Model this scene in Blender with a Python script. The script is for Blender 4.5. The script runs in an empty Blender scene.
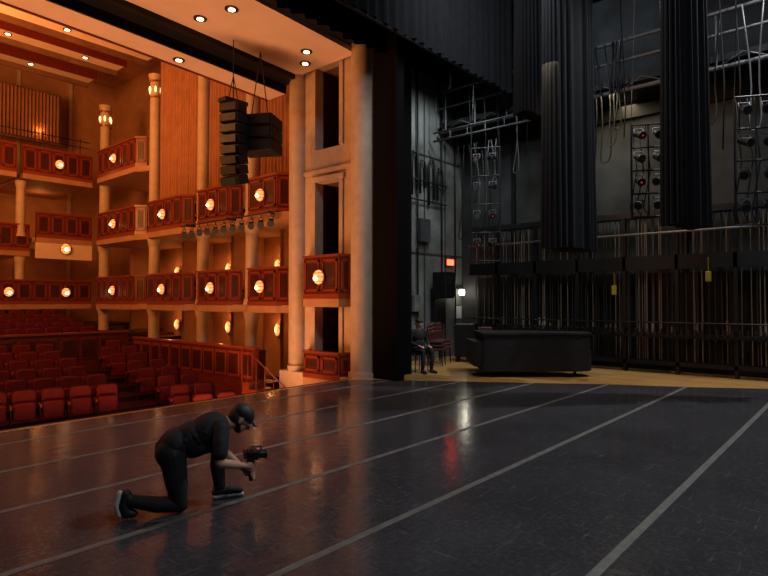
import bpy, math, random
import bmesh
import numpy as np
from mathutils import Vector, Matrix
random.seed(7)
C=bpy.context
sc=C.scene
# ---------------------------------------------------------------- materials
def mat(name,col,rough=0.6,metal=0.0,emit=None,es=0.0,nscale=0,namt=0.3,bump=0.0,col2=None,sheen=0.0,spec=0.5,stretch=None):
    m=bpy.data.materials.new(name); m.use_nodes=True
    nt=m.node_tree; b=nt.nodes['Principled BSDF']
    b.inputs['Base Color'].default_value=(*col,1); b.inputs['Roughness'].default_value=rough
    b.inputs['Metallic'].default_value=metal
    b.inputs['Specular IOR Level'].default_value=spec
    if sheen: b.inputs['Sheen Weight'].default_value=sheen
    if emit: 
        b.inputs['Emission Color'].default_value=(*emit,1); b.inputs['Emission Strength'].default_value=es
    if nscale:
        tc=nt.nodes.new('ShaderNodeTexCoord'); mp=nt.nodes.new('ShaderNodeMapping')
        if stretch: mp.inputs['Scale'].default_value=stretch
        n=nt.nodes.new('ShaderNodeTexNoise'); n.inputs['Scale'].default_value=nscale; n.inputs['Detail'].default_value=6
        nt.links.new(tc.outputs['Object'],mp.inputs[0]); nt.links.new(mp.outputs[0],n.inputs['Vector'])
        r=nt.nodes.new('ShaderNodeValToRGB'); r.color_ramp.elements[0].position=0.35; r.color_ramp.elements[1].position=0.65
        c2=col2 if col2 else tuple(c*(1-namt) for c in col)
        r.color_ramp.elements[0].color=(*c2,1); r.color_ramp.elements[1].color=(*col,1)
        nt.links.new(n.outputs['Fac'],r.inputs[0]); nt.links.new(r.outputs[0],b.inputs['Base Color'])
        if bump:
            bp=nt.nodes.new('ShaderNodeBump'); bp.inputs['Strength'].default_value=bump; bp.inputs['Distance'].default_value=0.02
            nt.links.new(n.outputs['Fac'],bp.inputs['Height']); nt.links.new(bp.outputs[0],b.inputs['Normal'])
    return m
M_stone=mat('limestone',(0.54,0.39,0.28),0.6,nscale=4,namt=0.15,bump=0.15)
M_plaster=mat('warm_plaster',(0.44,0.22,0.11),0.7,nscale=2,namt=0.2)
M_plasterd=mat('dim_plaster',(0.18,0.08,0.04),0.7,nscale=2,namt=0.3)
M_cream=mat('cream_panel',(0.82,0.60,0.45),0.6,nscale=1.5,namt=0.1)
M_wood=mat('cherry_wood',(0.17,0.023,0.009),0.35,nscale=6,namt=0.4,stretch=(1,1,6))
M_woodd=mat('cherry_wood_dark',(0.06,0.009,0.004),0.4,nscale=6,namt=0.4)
M_cap=mat('cherry_rail',(0.22,0.040,0.013),0.3)
M_seat=mat('red_velvet',(0.13,0.007,0.006),0.75,nscale=20,namt=0.3,spec=0.2)
M_seatf=mat('seat_shell',(0.02,0.004,0.003),0.6,spec=0.2)
M_banner=mat('banner_cloth',(0.40,0.17,0.07),0.85,nscale=3,namt=0.2)
M_black=mat('black_paint',(0.006,0.006,0.007),0.6,nscale=4,namt=0.4,spec=0.3)
M_dark=mat('dark_steel',(0.016,0.017,0.019),0.45,metal=0.3)
M_vel=mat('black_velvet',(0.0075,0.008,0.0095),0.9,sheen=0.02,nscale=8,namt=0.3,spec=0.12)
M_velb=mat('black_velour_deep',(0.004,0.004,0.0045),0.95,spec=0.08)
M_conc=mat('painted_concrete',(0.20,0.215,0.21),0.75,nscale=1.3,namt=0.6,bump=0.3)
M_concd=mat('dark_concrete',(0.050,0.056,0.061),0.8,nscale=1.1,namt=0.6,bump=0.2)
M_pipe=mat('galv_pipe',(0.15,0.16,0.17),0.45,metal=0.3)
M_pipe2=mat('dull_pipe',(0.075,0.08,0.085),0.5,metal=0.3)
M_rope=mat('hemp_rope',(0.19,0.15,0.10),0.8)
M_roped=mat('dark_rope',(0.03,0.028,0.026),0.8)
M_yel=mat('yellow_tag',(0.38,0.33,0.03),0.5)
M_lamp=mat('lamp_glass',(0.9,0.5,0.25),0.4,emit=(1.0,0.36,0.10),es=1.2)
M_hot=mat('lamp_core',(1,0.8,0.6),0.4,emit=(1.0,0.58,0.26),es=13.0)
M_soft=mat('lantern_glass',(1,0.7,0.4),0.4,emit=(1.0,0.55,0.22),es=3.0)
M_gold=mat('brass',(0.6,0.28,0.08),0.3,metal=0.9)
M_white=mat('white_lamp',(1,1,1),0.4,emit=(1.0,0.90,0.68),es=4.0)
M_exit=mat('exit_red',(0.8,0.02,0.01),0.4,emit=(1.0,0.05,0.02),es=9.0)
M_redled=mat('red_glow',(0.8,0.02,0.01),0.4,emit=(1.0,0.06,0.03),es=0.3)
M_paper=mat('notice_paper',(0.6,0.6,0.56),0.7)
M_tape=mat('grey_floor_tape',(0.13,0.14,0.13),0.5,nscale=9,namt=0.4)
M_plast=mat('chair_plastic',(0.045,0.008,0.008),0.5)

def wood_floor():
    m=bpy.data.materials.new('stage_hardwood'); m.use_nodes=True; nt=m.node_tree; b=nt.nodes['Principled BSDF']
    tc=nt.nodes.new('ShaderNodeTexCoord'); br=nt.nodes.new('ShaderNodeTexBrick')
    br.inputs['Scale'].default_value=1.0; br.inputs['Brick Width'].default_value=1.6; br.inputs['Row Height'].default_value=0.09
    br.inputs['Mortar Size'].default_value=0.004
    br.inputs['Color1'].default_value=(0.50,0.28,0.09,1); br.inputs['Color2'].default_value=(0.32,0.17,0.05,1); br.inputs['Mortar'].default_value=(0.05,0.03,0.02,1)
    mp=nt.nodes.new('ShaderNodeMapping'); mp.inputs['Rotation'].default_value=(0,0,math.radians(90))
    nt.links.new(tc.outputs['Object'],mp.inputs[0]); nt.links.new(mp.outputs[0],br.inputs['Vector']); nt.links.new(br.outputs['Color'],b.inputs['Base Color'])
    b.inputs['Roughness'].default_value=0.35
    return m
def marley():
    m=bpy.data.materials.new('marley_vinyl'); m.use_nodes=True; nt=m.node_tree; b=nt.nodes['Principled BSDF']; L=nt.links.new
    tc=nt.nodes.new('ShaderNodeTexCoord')
    n1=nt.nodes.new('ShaderNodeTexNoise'); n1.inputs['Scale'].default_value=0.6; n1.inputs['Detail'].default_value=7; n1.inputs['Roughness'].default_value=0.65
    n2=nt.nodes.new('ShaderNodeTexNoise'); n2.inputs['Scale'].default_value=22; n2.inputs['Detail'].default_value=9; n2.inputs['Roughness'].default_value=0.85
    L(tc.outputs['Object'],n1.inputs['Vector']); L(tc.outputs['Object'],n2.inputs['Vector'])
    r1=nt.nodes.new('ShaderNodeValToRGB'); r1.color_ramp.elements[0].position=0.3; r1.color_ramp.elements[1].position=0.7
    r1.color_ramp.elements[0].color=(0.026,0.0265,0.030,1); r1.color_ramp.elements[1].color=(0.046,0.047,0.053,1)
    r2=nt.nodes.new('ShaderNodeValToRGB'); r2.color_ramp.elements[0].position=0.50; r2.color_ramp.elements[1].position=0.80
    r2.color_ramp.elements[0].color=(0,0,0,1); r2.color_ramp.elements[1].color=(0.07,0.072,0.078,1)
    L(n1.outputs['Fac'],r1.inputs[0]); L(n2.outputs['Fac'],r2.inputs[0])
    mx=nt.nodes.new('ShaderNodeMixRGB'); mx.blend_type='ADD'; mx.inputs[0].default_value=1
    L(r1.outputs[0],mx.inputs[1]); L(r2.outputs[0],mx.inputs[2])
    last=mx.outputs[0]
    for (scl,rot) in (((2,22,2),0.6),((24,2.2,2),0.25)):
        sc2=nt.nodes.new('ShaderNodeMapping'); sc2.inputs['Scale'].default_value=scl; sc2.inputs['Rotation'].default_value=(0,0,rot)
        n4=nt.nodes.new('ShaderNodeTexNoise'); n4.inputs['Scale'].default_value=1.6; n4.inputs['Detail'].default_value=6; n4.inputs['Distortion'].default_value=0.8
        L(tc.outputs['Object'],sc2.inputs[0]); L(sc2.outputs[0],n4.inputs['Vector'])
        r4=nt.nodes.new('ShaderNodeValToRGB'); r4.color_ramp.elements[0].position=0.62; r4.color_ramp.elements[1].position=0.74
        r4.color_ramp.elements[0].color=(0,0,0,1); r4.color_ramp.elements[1].color=(0.05,0.051,0.054,1); L(n4.outputs['Fac'],r4.inputs[0])
        mx2=nt.nodes.new('ShaderNodeMixRGB'); mx2.blend_type='ADD'; mx2.inputs[0].default_value=1
        L(last,mx2.inputs[1]); L(r4.outputs[0],mx2.inputs[2]); last=mx2.outputs[0]
    L(last,b.inputs['Base Color'])
    mr=nt.nodes.new('ShaderNodeMapRange'); mr.inputs['From Min'].default_value=0.3; mr.inputs['From Max'].default_value=0.7
    mr.inputs['To Min'].default_value=0.10; mr.inputs['To Max'].default_value=0.22
    L(n2.outputs['Fac'],mr.inputs['Value']); L(mr.outputs[0],b.inputs['Roughness'])
    n3=nt.nodes.new('ShaderNodeTexNoise'); n3.inputs['Scale'].default_value=5.0; n3.inputs['Detail'].default_value=4
    L(tc.outputs['Object'],n3.inputs['Vector'])
    bp=nt.nodes.new('ShaderNodeBump'); bp.inputs['Strength'].default_value=0.16; bp.inputs['Distance'].default_value=0.025
    L(n3.outputs['Fac'],bp.inputs['Height']); L(bp.outputs[0],b.inputs['Normal'])
    b.inputs['Specular IOR Level'].default_value=0.27
    return m
M_hard=wood_floor(); M_mar=marley()

# ---------------------------------------------------------------- mesh builder
class B:
    def __init__(s): s.v=[];s.f=[];s.m=[];s.sm=[];s.mats=[]
    def mi(s,m):
        if m not in s.mats: s.mats.append(m)
        return s.mats.index(m)
    def add(s,vs,fs,m,smooth=False,T=None):
        o=len(s.v)
        if T is not None: vs=[T@Vector(v) for v in vs]
        s.v+= [tuple(v) for v in vs]; k=s.mi(m)
        for f in fs: s.f.append(tuple(i+o for i in f)); s.m.append(k); s.sm.append(smooth)
    def box(s,x0,x1,y0,y1,z0,z1,m,T=None,c=0.0):
        vs=[(x,y,z) for z in (z0,z1) for y in (y0,y1) for x in (x0,x1)]
        s.add(vs,[(0,2,3,1),(4,5,7,6),(0,1,5,4),(2,6,7,3),(0,4,6,2),(1,3,7,5)],m,False,T)
    def rbox(s,cx,cy,cz,sx,sy,sz,r,m,T=None,n=3):
        prof=[]
        for (qx,qz,a0) in ((1,1,0),(-1,1,90),(-1,-1,180),(1,-1,270)):
            for i in range(n+1):
                a=math.radians(a0+90*i/n); prof.append((qx*(sx/2-r)+r*math.cos(a),qz*(sz/2-r)+r*math.sin(a)))
        N=len(prof); vs=[];fs=[]
        e=min(r,sy/2*0.9)
        rings=[(-sy/2,(sx-2*e*0.6)/sx,(sz-2*e*0.6)/sz),(-sy/2+e*0.5,1,1),(sy/2-e*0.5,1,1),(sy/2,(sx-2*e*0.6)/sx,(sz-2*e*0.6)/sz)]
        for (y,kx,kz) in rings: vs+=[(cx+p[0]*kx,cy+y,cz+p[1]*kz) for p in prof]
        for j in range(3):
            for i in range(N): fs.append((j*N+i,j*N+(i+1)%N,(j+1)*N+(i+1)%N,(j+1)*N+i))
        fs.append(tuple(range(N))[::1]); fs.append(tuple(3*N+i for i in range(N))[::-1])
        s.add(vs,fs,m,False,T)
    def cyl(s,p0,p1,r0,m,r1=None,n=12,T=None):
        if r1 is None:r1=r0
        p0=Vector(p0);p1=Vector(p1);d=(p1-p0).normalized()
        a=Vector((0,0,1)) if abs(d.z)<0.9 else Vector((1,0,0)); u=d.cross(a).normalized();w=d.cross(u)
        vs=[]
        for p,r in ((p0,r0),(p1,r1)):
            for i in range(n):
                t=2*math.pi*i/n; vs.append(p+u*math.cos(t)*r+w*math.sin(t)*r)
        s.add(vs,[(i,(i+1)%n,n+(i+1)%n,n+i) for i in range(n)],m,True,T)
        s.add(vs[:n],[tuple(range(n))[::-1]],m,False,T); s.add(vs[n:],[tuple(range(n))],m,False,T)
    def tube(s,path,r,m,n=6,T=None):
        P=[Vector(p) for p in path]; vs=[];fs=[]
        for i,p in enumerate(P):
            d=(P[min(i+1,len(P)-1)]-P[max(i-1,0)]).normalized()
            a=Vector((0.13,0.2,1)).normalized() if abs(d.z)<0.9 else Vector((1,0.1,0)).normalized()
            u=d.cross(a).normalized();w=d.cross(u)
            for k in range(n):
                t=2*math.pi*k/n; vs.append(p+u*math.cos(t)*r+w*math.sin(t)*r)
        for i in range(len(P)-1):
            for k in range(n): fs.append((i*n+k,i*n+(k+1)%n,(i+1)*n+(k+1)%n,(i+1)*n+k))
        fs.append(tuple(range(n))[::-1]); fs.append(tuple((len(P)-1)*n+k for k in range(n)))
        s.add(vs,fs,m,True,T)
    def ell(s,c,r,m,seg=16,ring=10,T=None,zmin=-1.0):
        vs=[];fs=[]
        for j in range(ring+1):
            a=-math.pi/2+math.pi*j/ring
            z=max(math.sin(a),zmin); 
            for i in range(seg):
                t=2*math.pi*i/seg; vs.append((c[0]+r[0]*math.cos(a)*math.cos(t),c[1]+r[1]*math.cos(a)*math.sin(t),c[2]+r[2]*z))
        for j in range(ring):
            for i in range(seg): fs.append((j*seg+i,j*seg+(i+1)%seg,(j+1)*seg+(i+1)%seg,(j+1)*seg+i))
        s.add(vs,fs,m,True,T)
    def prism(s,poly,z0,z1,m,T=None):
        n=len(poly); vs=[(p[0],p[1],z0) for p in poly]+[(p[0],p[1],z1) for p in poly]
        fs=[(i,(i+1)%n,n+(i+1)%n,n+i) for i in range(n)]+[tuple(range(n))[::-1],tuple(range(n,2*n))]
        s.add(vs,fs,m,False,T)
    def wallpath(s,pts,th,z0,z1,m,T=None):
        n=len(pts); out=[]
        P=[Vector((p[0],p[1])) for p in pts]
        for i,p in enumerate(P):
            d=(P[min(i+1,n-1)]-P[max(i-1,0)]).normalized(); out.append(p+Vector((-d.y,d.x))*th)
        for i in range(n-1):
            s.prism([P[i],P[i+1],out[i+1],out[i]],z0,z1,m,T)
    def obj(s,name,parent=None):
        me=bpy.data.meshes.new(name); me.from_pydata(s.v,[],s.f)
        for m in s.mats: me.materials.append(m)
        me.polygons.foreach_set('material_index',s.m); me.polygons.foreach_set('use_smooth',s.sm); me.update()
        o=bpy.data.objects.new(name,me); C.collection.objects.link(o)
        if parent: o.parent=parent
        return o
def sheet(b,p0,p1,z0,z1,m,amp=0.07,per=0.28,nz=6,hem=0.0,seed=0):
    rnd=random.Random(seed); p0=Vector(p0);p1=Vector(p1);L=(p1-p0).length;d=(p1-p0)/L;nn=Vector((-d.y,d.x))
    n=max(8,int(L/per*8)); vs=[];fs=[]
    ph=0;phs=[]
    for i in range(n+1):
        ph+=2*math.pi/8*(0.75+0.5*rnd.random()); phs.append(ph)
    for j in range(nz+1):
        t=j/nz
        for i in range(n+1):
            a=amp*(0.7+0.5*t)*math.sin(phs[i])+0.3*amp*math.sin(phs[i]*0.37+t*2)
            q=p0+d*(L*i/n)+nn*a
            vs.append((q.x,q.y,z1+(z0-z1)*t+(hem*math.sin(phs[i]*0.2) if j==nz else 0)))
    for j in range(nz):
        for i in range(n): fs.append((j*(n+1)+i,j*(n+1)+i+1,(j+1)*(n+1)+i+1,(j+1)*(n+1)+i))
    b.add(vs,fs,m,True)

CH=1.8; YAW=math.radians(40.8)
Fv=Vector((math.cos(YAW),math.sin(YAW),0)); Rv=Vector((math.sin(YAW),-math.cos(YAW),0))
def W(l,d,z): return Fv*d+Rv*l+Vector((0,0,z))

# ================================================================ ROOM SHELL
b=B(); b.box(-12,16,-9,9.2,-0.3,0,M_hard); b.box(10.1,16,9.2,10.4,-0.3,0,M_hard); b.obj('floor')
b=B()
edge=[(9.3,9.0),(10.55,7.1),(11.4,5.75),(12.3,4.4),(13.0,3.0),(14.0,1.4),(14.4,-1.5),(14.4,-7)]
poly=[(-11,-7),(-11,9.0)]+edge
b.prism(poly[::-1],0.0,0.006,M_mar); b.obj('marley_dance_floor')
b=B()
def edgex(y):
    for (x0,y0),(x1,y1) in zip(edge[:-1],edge[1:]):
        if y1<=y<=y0: return x0+(x1-x0)*(y0-y)/(y0-y1)
    return 9.3
for y in (-0.1,1.42,2.99,4.34,5.63,6.94,8.25):
    b.box(-11,edgex(y)-0.05,y-0.035,y+0.035,0.0065,0.0085,M_tape)
b.obj('floor_seam_tape')
b=B(); b.box(-11,9.7,9.12,9.2,-0.3,0.001,M_black); b.box(-11,9.5,9.2,9.3,-2.5,-0.02,M_black); b.obj('trim_stage_edge')
b=B()
b.box(-12,12.8,9.3,12.3,-2.7,-2.5,M_black)
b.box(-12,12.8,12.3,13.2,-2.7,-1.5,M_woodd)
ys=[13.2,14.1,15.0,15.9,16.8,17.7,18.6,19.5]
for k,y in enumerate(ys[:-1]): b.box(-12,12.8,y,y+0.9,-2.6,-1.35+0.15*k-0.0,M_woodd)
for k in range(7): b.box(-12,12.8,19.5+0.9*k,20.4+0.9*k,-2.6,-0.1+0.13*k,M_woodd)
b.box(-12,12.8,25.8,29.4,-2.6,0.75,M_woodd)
b.obj('floor_auditorium')
b=B(); b.box(12.9,13.1,11.8,30,-2.5,12.6,M_plaster); 
b.box(11.0,12.9,11.8,11.95,-2.5,12.6,M_plaster); b.obj('wall_house_right')
b=B(); b.box(-12,12.9,29.4,29.6,-2.5,12.6,M_plaster)
for x in (2,4.2,6.4,8.6,10.8): b.box(x-0.08,x+0.08,29.3,29.4,0.7,12.5,M_stone)
b.obj('wall_house_rear')
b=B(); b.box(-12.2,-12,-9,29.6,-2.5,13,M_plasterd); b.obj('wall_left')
b=B(); b.box(-12.2,16.2,-9.2,-9,-0.3,13,M_concd); b.obj('wall_upstage')
b=B(); b.box(-12.2,16.2,-9.2,10.6,13,13.2,M_black); b.obj('ceiling_stage_grid')
b=B(); b.box(-12.2,13.1,9.2,29.6,12.6,12.8,M_plaster); b.obj('ceiling')
for k,(y,z) in enumerate(((15.2,10.3),(17.6,10.6),(20.0,10.9),(22.6,11.2),(25.4,11.4))):
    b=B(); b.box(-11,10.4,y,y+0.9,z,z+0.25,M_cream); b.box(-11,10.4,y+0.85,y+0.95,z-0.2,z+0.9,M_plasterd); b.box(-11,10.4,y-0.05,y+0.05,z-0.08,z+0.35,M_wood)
    for x in ((6.6,9.3),(5.5,8.3),(7.4,),(6.4,9.0),(8.0,))[k]:
        b.cyl((x,y+0.45,z-0.03),(x,y+0.45,z+0.02),0.12,M_dark,n=16); b.cyl((x,y+0.45,z-0.035),(x,y+0.45,z-0.02),0.08,M_hot,n=16)
    b.obj('trim_ceiling_cove')
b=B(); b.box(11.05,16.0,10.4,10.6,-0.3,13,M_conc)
for z in (3.2,6.2,9.2): b.box(11.05,16,10.37,10.4,z,z+0.04,M_concd)
for x in (13.9,15.0): b.box(x,x+0.04,10.37,10.4,0,13,M_concd)
b.obj('wall_wing')
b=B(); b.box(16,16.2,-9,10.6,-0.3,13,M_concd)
for y in (-6,-3.4,-0.8,1.2,3.6,6.0,8.4): b.box(15.9,16,y,y+0.12,0,13,M_black)
for z in (6.7,): b.box(15.85,16,-9,10.36,z,z+0.35,M_black)
b.obj('wall_stage_left')
b=B(); b.box(-12,9.5,9.0,9.25,7.8,12.5,M_black); b.obj('wall_proscenium_header')
b=B(); b.box(9.78,9.95,8.06,8.78,0,12.98,M_velb); b.box(9.95,11.0,8.6,8.78,0,12.98,M_velb); b.box(9.72,9.98,8.02,8.08,0,12.98,M_velb); b.obj('proscenium_return_panel')
b=B(); b.box(-12,-10,7.85,11.8,-0.3,12.6,M_plasterd); b.obj('wall_proscenium_left')

b=B()
x0,x1=9.8,10.05
b.box(x0,x1,8.78,9.85,-2.5,12.5,M_stone); b.box(x0,x1,10.75,11.8,-2.5,12.5,M_stone)
for (z0,z1) in ((-2.5,-0.1),(1.66,2.2),(4.77,5.6),(7.7,12.5)): b.box(x0,x1,9.85,10.75,z0,z1,M_stone)
for (z0,z1) in ((-0.1,1.66),(2.2,4.77),(5.6,7.7)):
    b.box(x0-0.05,x0+0.02,9.75,9.87,z0,z1+0.1,M_stone); b.box(x0-0.05,x0+0.02,10.73,10.85,z0,z1+0.1,M_stone); b.box(x0-0.08,x0+0.02,9.7,10.9,z1,z1+0.12,M_stone)
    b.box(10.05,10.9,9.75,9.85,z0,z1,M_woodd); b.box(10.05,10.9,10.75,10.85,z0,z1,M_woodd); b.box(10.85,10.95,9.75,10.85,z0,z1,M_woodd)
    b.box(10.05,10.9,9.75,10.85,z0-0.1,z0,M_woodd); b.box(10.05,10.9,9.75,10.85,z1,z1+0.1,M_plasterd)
    b.box(10.3,10.36,10.15,10.22,z0,z1,M_wood)
b.box(10.05,10.98,11.5,11.8,-2.5,12.5,M_plaster)
for y,r in ((9.10,0.28),(11.38,0.22)):
    b.cyl((x0-0.03,y,-0.9),(x0-0.03,y,12.4),r,M_stone,r1=r*0.95,n=28)
    b.cyl((x0-0.03,y,-1.2),(x0-0.03,y,0.12),r+0.05,M_stone,n=28)
b.box(9.72,9.85,9.45,11.15,7.9,8.1,M_stone); b.box(9.74,9.85,9.45,11.15,4.98,5.08,M_stone)
b.box(9.5,9.82,8.78,11.8,-2.5,-0.02,M_stone)
b.obj('proscenium_stone_bay')

# ================================================================ BALCONY BOXES
def lamp(b,c,nrm,r=0.17):
    nrm=Vector(nrm).normalized(); up=Vector((0,0,1)); s=up.cross(nrm).normalized()
    T=Matrix((( s.x,up.x,nrm.x,c[0]),(s.y,up.y,nrm.y,c[1]),(s.z,up.z,nrm.z,c[2]),(0,0,0,1)))
    b.cyl((0,0,0),(0,0,0.04),r*1.0,M_gold,r1=r*1.12,n=20,T=T)
    b.ell((0,0,0.04),(r*0.92,r*1.02,0.12),M_lamp,20,10,T=T,zmin=-0.1)
    b.ell((0,-0.03,0.13),(r*0.42,r*0.36,0.06),M_hot,14,8,T=T)
    for q in (-0.6,0,0.6): b.tube([(-r*1.05,q*r,0.04),(-r*0.65,q*r,0.13),(0,q*r*0.9,0.185),(r*0.65,q*r,0.13),(r*1.05,q*r,0.04)],0.009,M_gold,T=T)
def box_front(pts,z0,z1,name,lamps=1,slabpoly=None,th=0.1):
    b=B()
    b.wallpath(pts,th,z0,z1-0.05,M_wood)
    cp=[Vector(p) for p in pts]
    def off(pp,o):
        out=[]
        n=len(pp)
        for i,p in enumerate(pp):
            d=(pp[min(i+1,n-1)]-pp[max(i-1,0)]).normalized(); out.append(p+Vector((-d.y,d.x))*o)
        return out
    b.wallpath(off(cp,-0.05),th+0.1,z1-0.06,z1,M_cap)
    b.wallpath(off(cp,-0.03),th+0.05,z0-0.02,z0+0.10,M_cap)
    b.wallpath(off(cp,-0.02),th,z0-0.22,z0-0.02,M_plaster)
    for i in range(len(cp)-1):
        p,q=cp[i],cp[i+1]; L=(q-p).length; d=(q-p)/L; nn=Vector((d.y,-d.x))
        k=max(1,round(L/0.55)); w=L/k
        for j in range(k):
            a=p+d*(w*j+0.05); c=p+d*(w*(j+1)-0.05)
            e=nn*0.03
            zz0,zz1=z0+0.16,z1-0.12
            for (aa,cc,za,zb) in ((a,c,zz0,zz0+0.05),(a,c,zz1-0.05,zz1),(a,a+d*0.05,zz0,zz1),(c-d*0.05,c,zz0,zz1)):
                b.prism([aa,aa+e,cc+e,cc],za,zb,M_cap)
            b.prism([a+d*0.08,a+d*0.08+e*0.4,c-d*0.08+e*0.4,c-d*0.08],zz0+0.1,zz1-0.1,M_woodd)
        if L>1.2 and lamps:
            for j in range(lamps):
                m=p+d*L*((j+0.5)/lamps)
                lamp(b,(m.x+nn.x*0.04,m.y+nn.y*0.04,(z0+z1)/2-0.02),(nn.x,nn.y,0))
    if slabpoly: b.prism(slabpoly,z0-0.2,z0,M_plaster)
    return b.obj(name)
cols=[12.0,14.3,17.0,20.3,24.6]
tiers=[(1.66,2.73),(4.25,5.33)]
for (z0,z1) in tiers:
    for a,c in zip(cols[:-1],cols[1:]):
        pts=[(10.25,c-0.22),(9.95,c-0.5),(9.95,a+0.5),(10.25,a+0.22)]
        slab=[(12.88,c),(10.25,c),(9.97,c-0.5),(9.97,a+0.5),(10.25,a),(12.88,a)]
        box_front(pts,z0,z1,'balcony_box',1,slabpoly=slab)
a,c=20.3,24.6
box_front([(10.25,c-0.22),(9.95,c-0.5),(9.95,a+0.5),(10.25,a+0.22)],6.8,7.9,'balcony_box',1,slabpoly=[(12.88,c),(10.25,c),(9.97,c-0.5),(9.97,a+0.5),(10.25,a),(12.88,a)])
for z0,z1,lm in ((1.85,2.9,1),(-0.1,0.55,0)):
    box_front([(9.8,10.95),(9.5,10.85),(9.5,9.6),(9.8,9.5)] ,z0,z1,'proscenium_box',lm,slabpoly=[(9.85,10.95),(9.5,10.85),(9.5,9.6),(9.85,9.5)])
def rear(xa,xb,y,z0,z1,name,lamps,fascia=0.0):
    box_front([(xa,y),(xb,y)],z0,z1,name,0 if fascia else lamps,slabpoly=[(xa,y),(xb,y),(xb,29.28),(xa,29.28)])
    if fascia:
        b=B(); b.box(xa,xb,y-0.05,y+0.1,z0-fascia,z0-0.23,M_cream)
        for j in range(lamps): lamp(b,(xa+(xb-xa)*(j+0.5)/lamps,y-0.08,z0-fascia/2),(0,-1,0),0.2)
        b.obj('balcony_fascia')
for xb in (10.2,7.4,4.6,1.8,-1.0): 
    rear(xb-2.7,xb-0.1,25.0,6.75,7.85,'rear_balcony',1)
rear(8.0,10.1,25.0,4.3,5.3,'rear_balcony',1,fascia=0.85)
rear(-2,7.9,25.4,3.75,4.8,'rear_balcony',4)
rear(-2,10.1,25.0,1.66,2.6,'rear_balcony',6)
b=B()
for x in (6.8,8.2,9.6): b.cyl((x,25.0,7.85),(x,25.0,8.5),0.02,M_dark,n=6)
b.tube([(5,25,8.4),(10,25,8.4)],0.02,M_dark); b.tube([(5,25,8.15),(10,25,8.15)],0.015,M_dark); b.obj('balcony_safety_rail')

def column(x,y,z0,z1,r=0.21,name='stone_column',lantern=False):
    b=B(); b.cyl((x,y,z0+0.15),(x,y,z1-0.2),r,M_stone,r1=r*0.92,n=24)
    b.cyl((x,y,z0),(x,y,z0+0.18),r*1.3,M_stone,r1=r*1.1,n=24); b.cyl((x,y,z1-0.25),(x,y,z1),r*1.0,M_stone,r1=r*1.25,n=24)
    if lantern:
        for z in (z1-0.9,z1-0.3): 
            b.cyl((x,y,z),(x,y,z+0.06),r*1.2,M_gold,n=20)
        for i in range(6):
            t=i*math.pi/3; b.ell((x+math.cos(t)*r*1.1,y+math.sin(t)*r*1.1,z1-0.58),(0.04,0.04,0.12),M_soft,8,6)
    return b.obj(name)
for y in cols[1:]:
    for (z0,z1) in ((-1.1,1.46),(1.66,4.05)): column(10.45,y,z0,z1)
for y,zt in ((14.3,12.3),(17.0,11.6),(20.3,10.2),(24.6,10.0)): column(10.45,y,4.25,zt,lantern=(y>18))
for x in (7.6,4.9):
    for (z0,z1) in ((0.75,1.46),(1.66,3.5),(4.3,6.5)): column(x,25.5,z0,z1,0.17)
sconce_pts=[]
for (a,c) in zip(cols[:-1],cols[1:]):
    for z in (0.3,2.55,5.2):
        sconce_pts.append((12.82,(a+c)/2+0.3,z+0.35))
    b=B()
    for z0,z1 in ((-1.0,1.46),(1.66,4.05)):
        b.box(11.6,12.88,c-0.08,c+0.08,z0,z1,M_plaster)
        ym=(a+c)/2; b.box(12.82,12.88,ym-0.9,ym-0.1,z0,z0+2.0,M_woodd); b.box(12.8,12.88,ym-0.98,ym-0.9,z0,z0+2.08,M_stone); b.box(12.8,12.88,ym-0.1,ym-0.02,z0,z0+2.08,M_stone)
    b.obj('box_partition')
for (x,y,z) in sconce_pts:
    b=B(); b.cyl((x-0.02,y,z-0.2),(x-0.02,y,z+0.2),0.07,M_gold,r1=0.13,n=14); b.ell((x-0.08,y,z+0.1),(0.10,0.11,0.22),M_lamp,12,8); b.ell((x-0.16,y,z+0.1),(0.03,0.04,0.10),M_soft,10,6)
    b.obj('wall_sconce')
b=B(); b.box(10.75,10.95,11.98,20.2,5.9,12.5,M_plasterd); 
for y in (12.3,14.3,17.0): b.box(10.6,10.8,y-0.3,y+0.3,5.33,12.4,M_plaster)
b.obj('wall_house_upper')
for i,(a,c) in enumerate(((12.2,14.0),(14.6,16.7),(17.3,20.0))):
    b=B(); sheet(b,(10.52,a),(10.52,c),5.2,12.2,M_banner,0.045,0.16,2,seed=i); b.box(10.47,10.59,a,c,12.15,12.25,M_wood); b.obj('acoustic_banner')
b=B()
for x in np.arange(7.2,9.8,0.14): b.box(x,x+0.07,27.9,28.0,8.9,11.0,M_banner)
b.box(7.1,9.9,28.0,28.1,8.8,11.1,M_plasterd); b.obj('acoustic_wall_panel')

# canopy
b=B()
def slab_curved(ya,yb,z,xa,xb,sag,m,th=0.12,n=24):
    vs=[];fs=[]
    for i in range(n+1):
        x=xa+(xb-xa)*i/n; t=(x)/10.0; zz=z+sag*(1-t*t)
        vs+=[(x,ya,zz),(x,yb,zz),(x,yb,zz+th),(x,ya,zz+th)]
    for i in range(n):
        for k in range(4): fs.append((i*4+k,i*4+(k+1)%4,(i+1)*4+(k+1)%4,(i+1)*4+k))
    fs+=[(0,1,2,3),(n*4+3,n*4+2,n*4+1,n*4)]
    b.add(vs,fs,m)
slab_curved(9.26,11.35,7.62,-9.7,9.7,0.25,M_cream)
slab_curved(11.35,12.15,7.62,-9.7,9.9,0.25,M_black,0.1)
slab_curved(11.3,11.42,7.50,-9.7,9.75,0.25,M_black,0.35)
slab_curved(12.1,12.85,7.40,-9.7,9.9,0.25,M_cream)
slab_curved(12.05,12.12,7.40,-9.7,9.9,0.25,M_black,0.3)
slab_curved(12.82,12.9,7.38,-9.7,9.9,0.25,M_wood,0.4)
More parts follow.
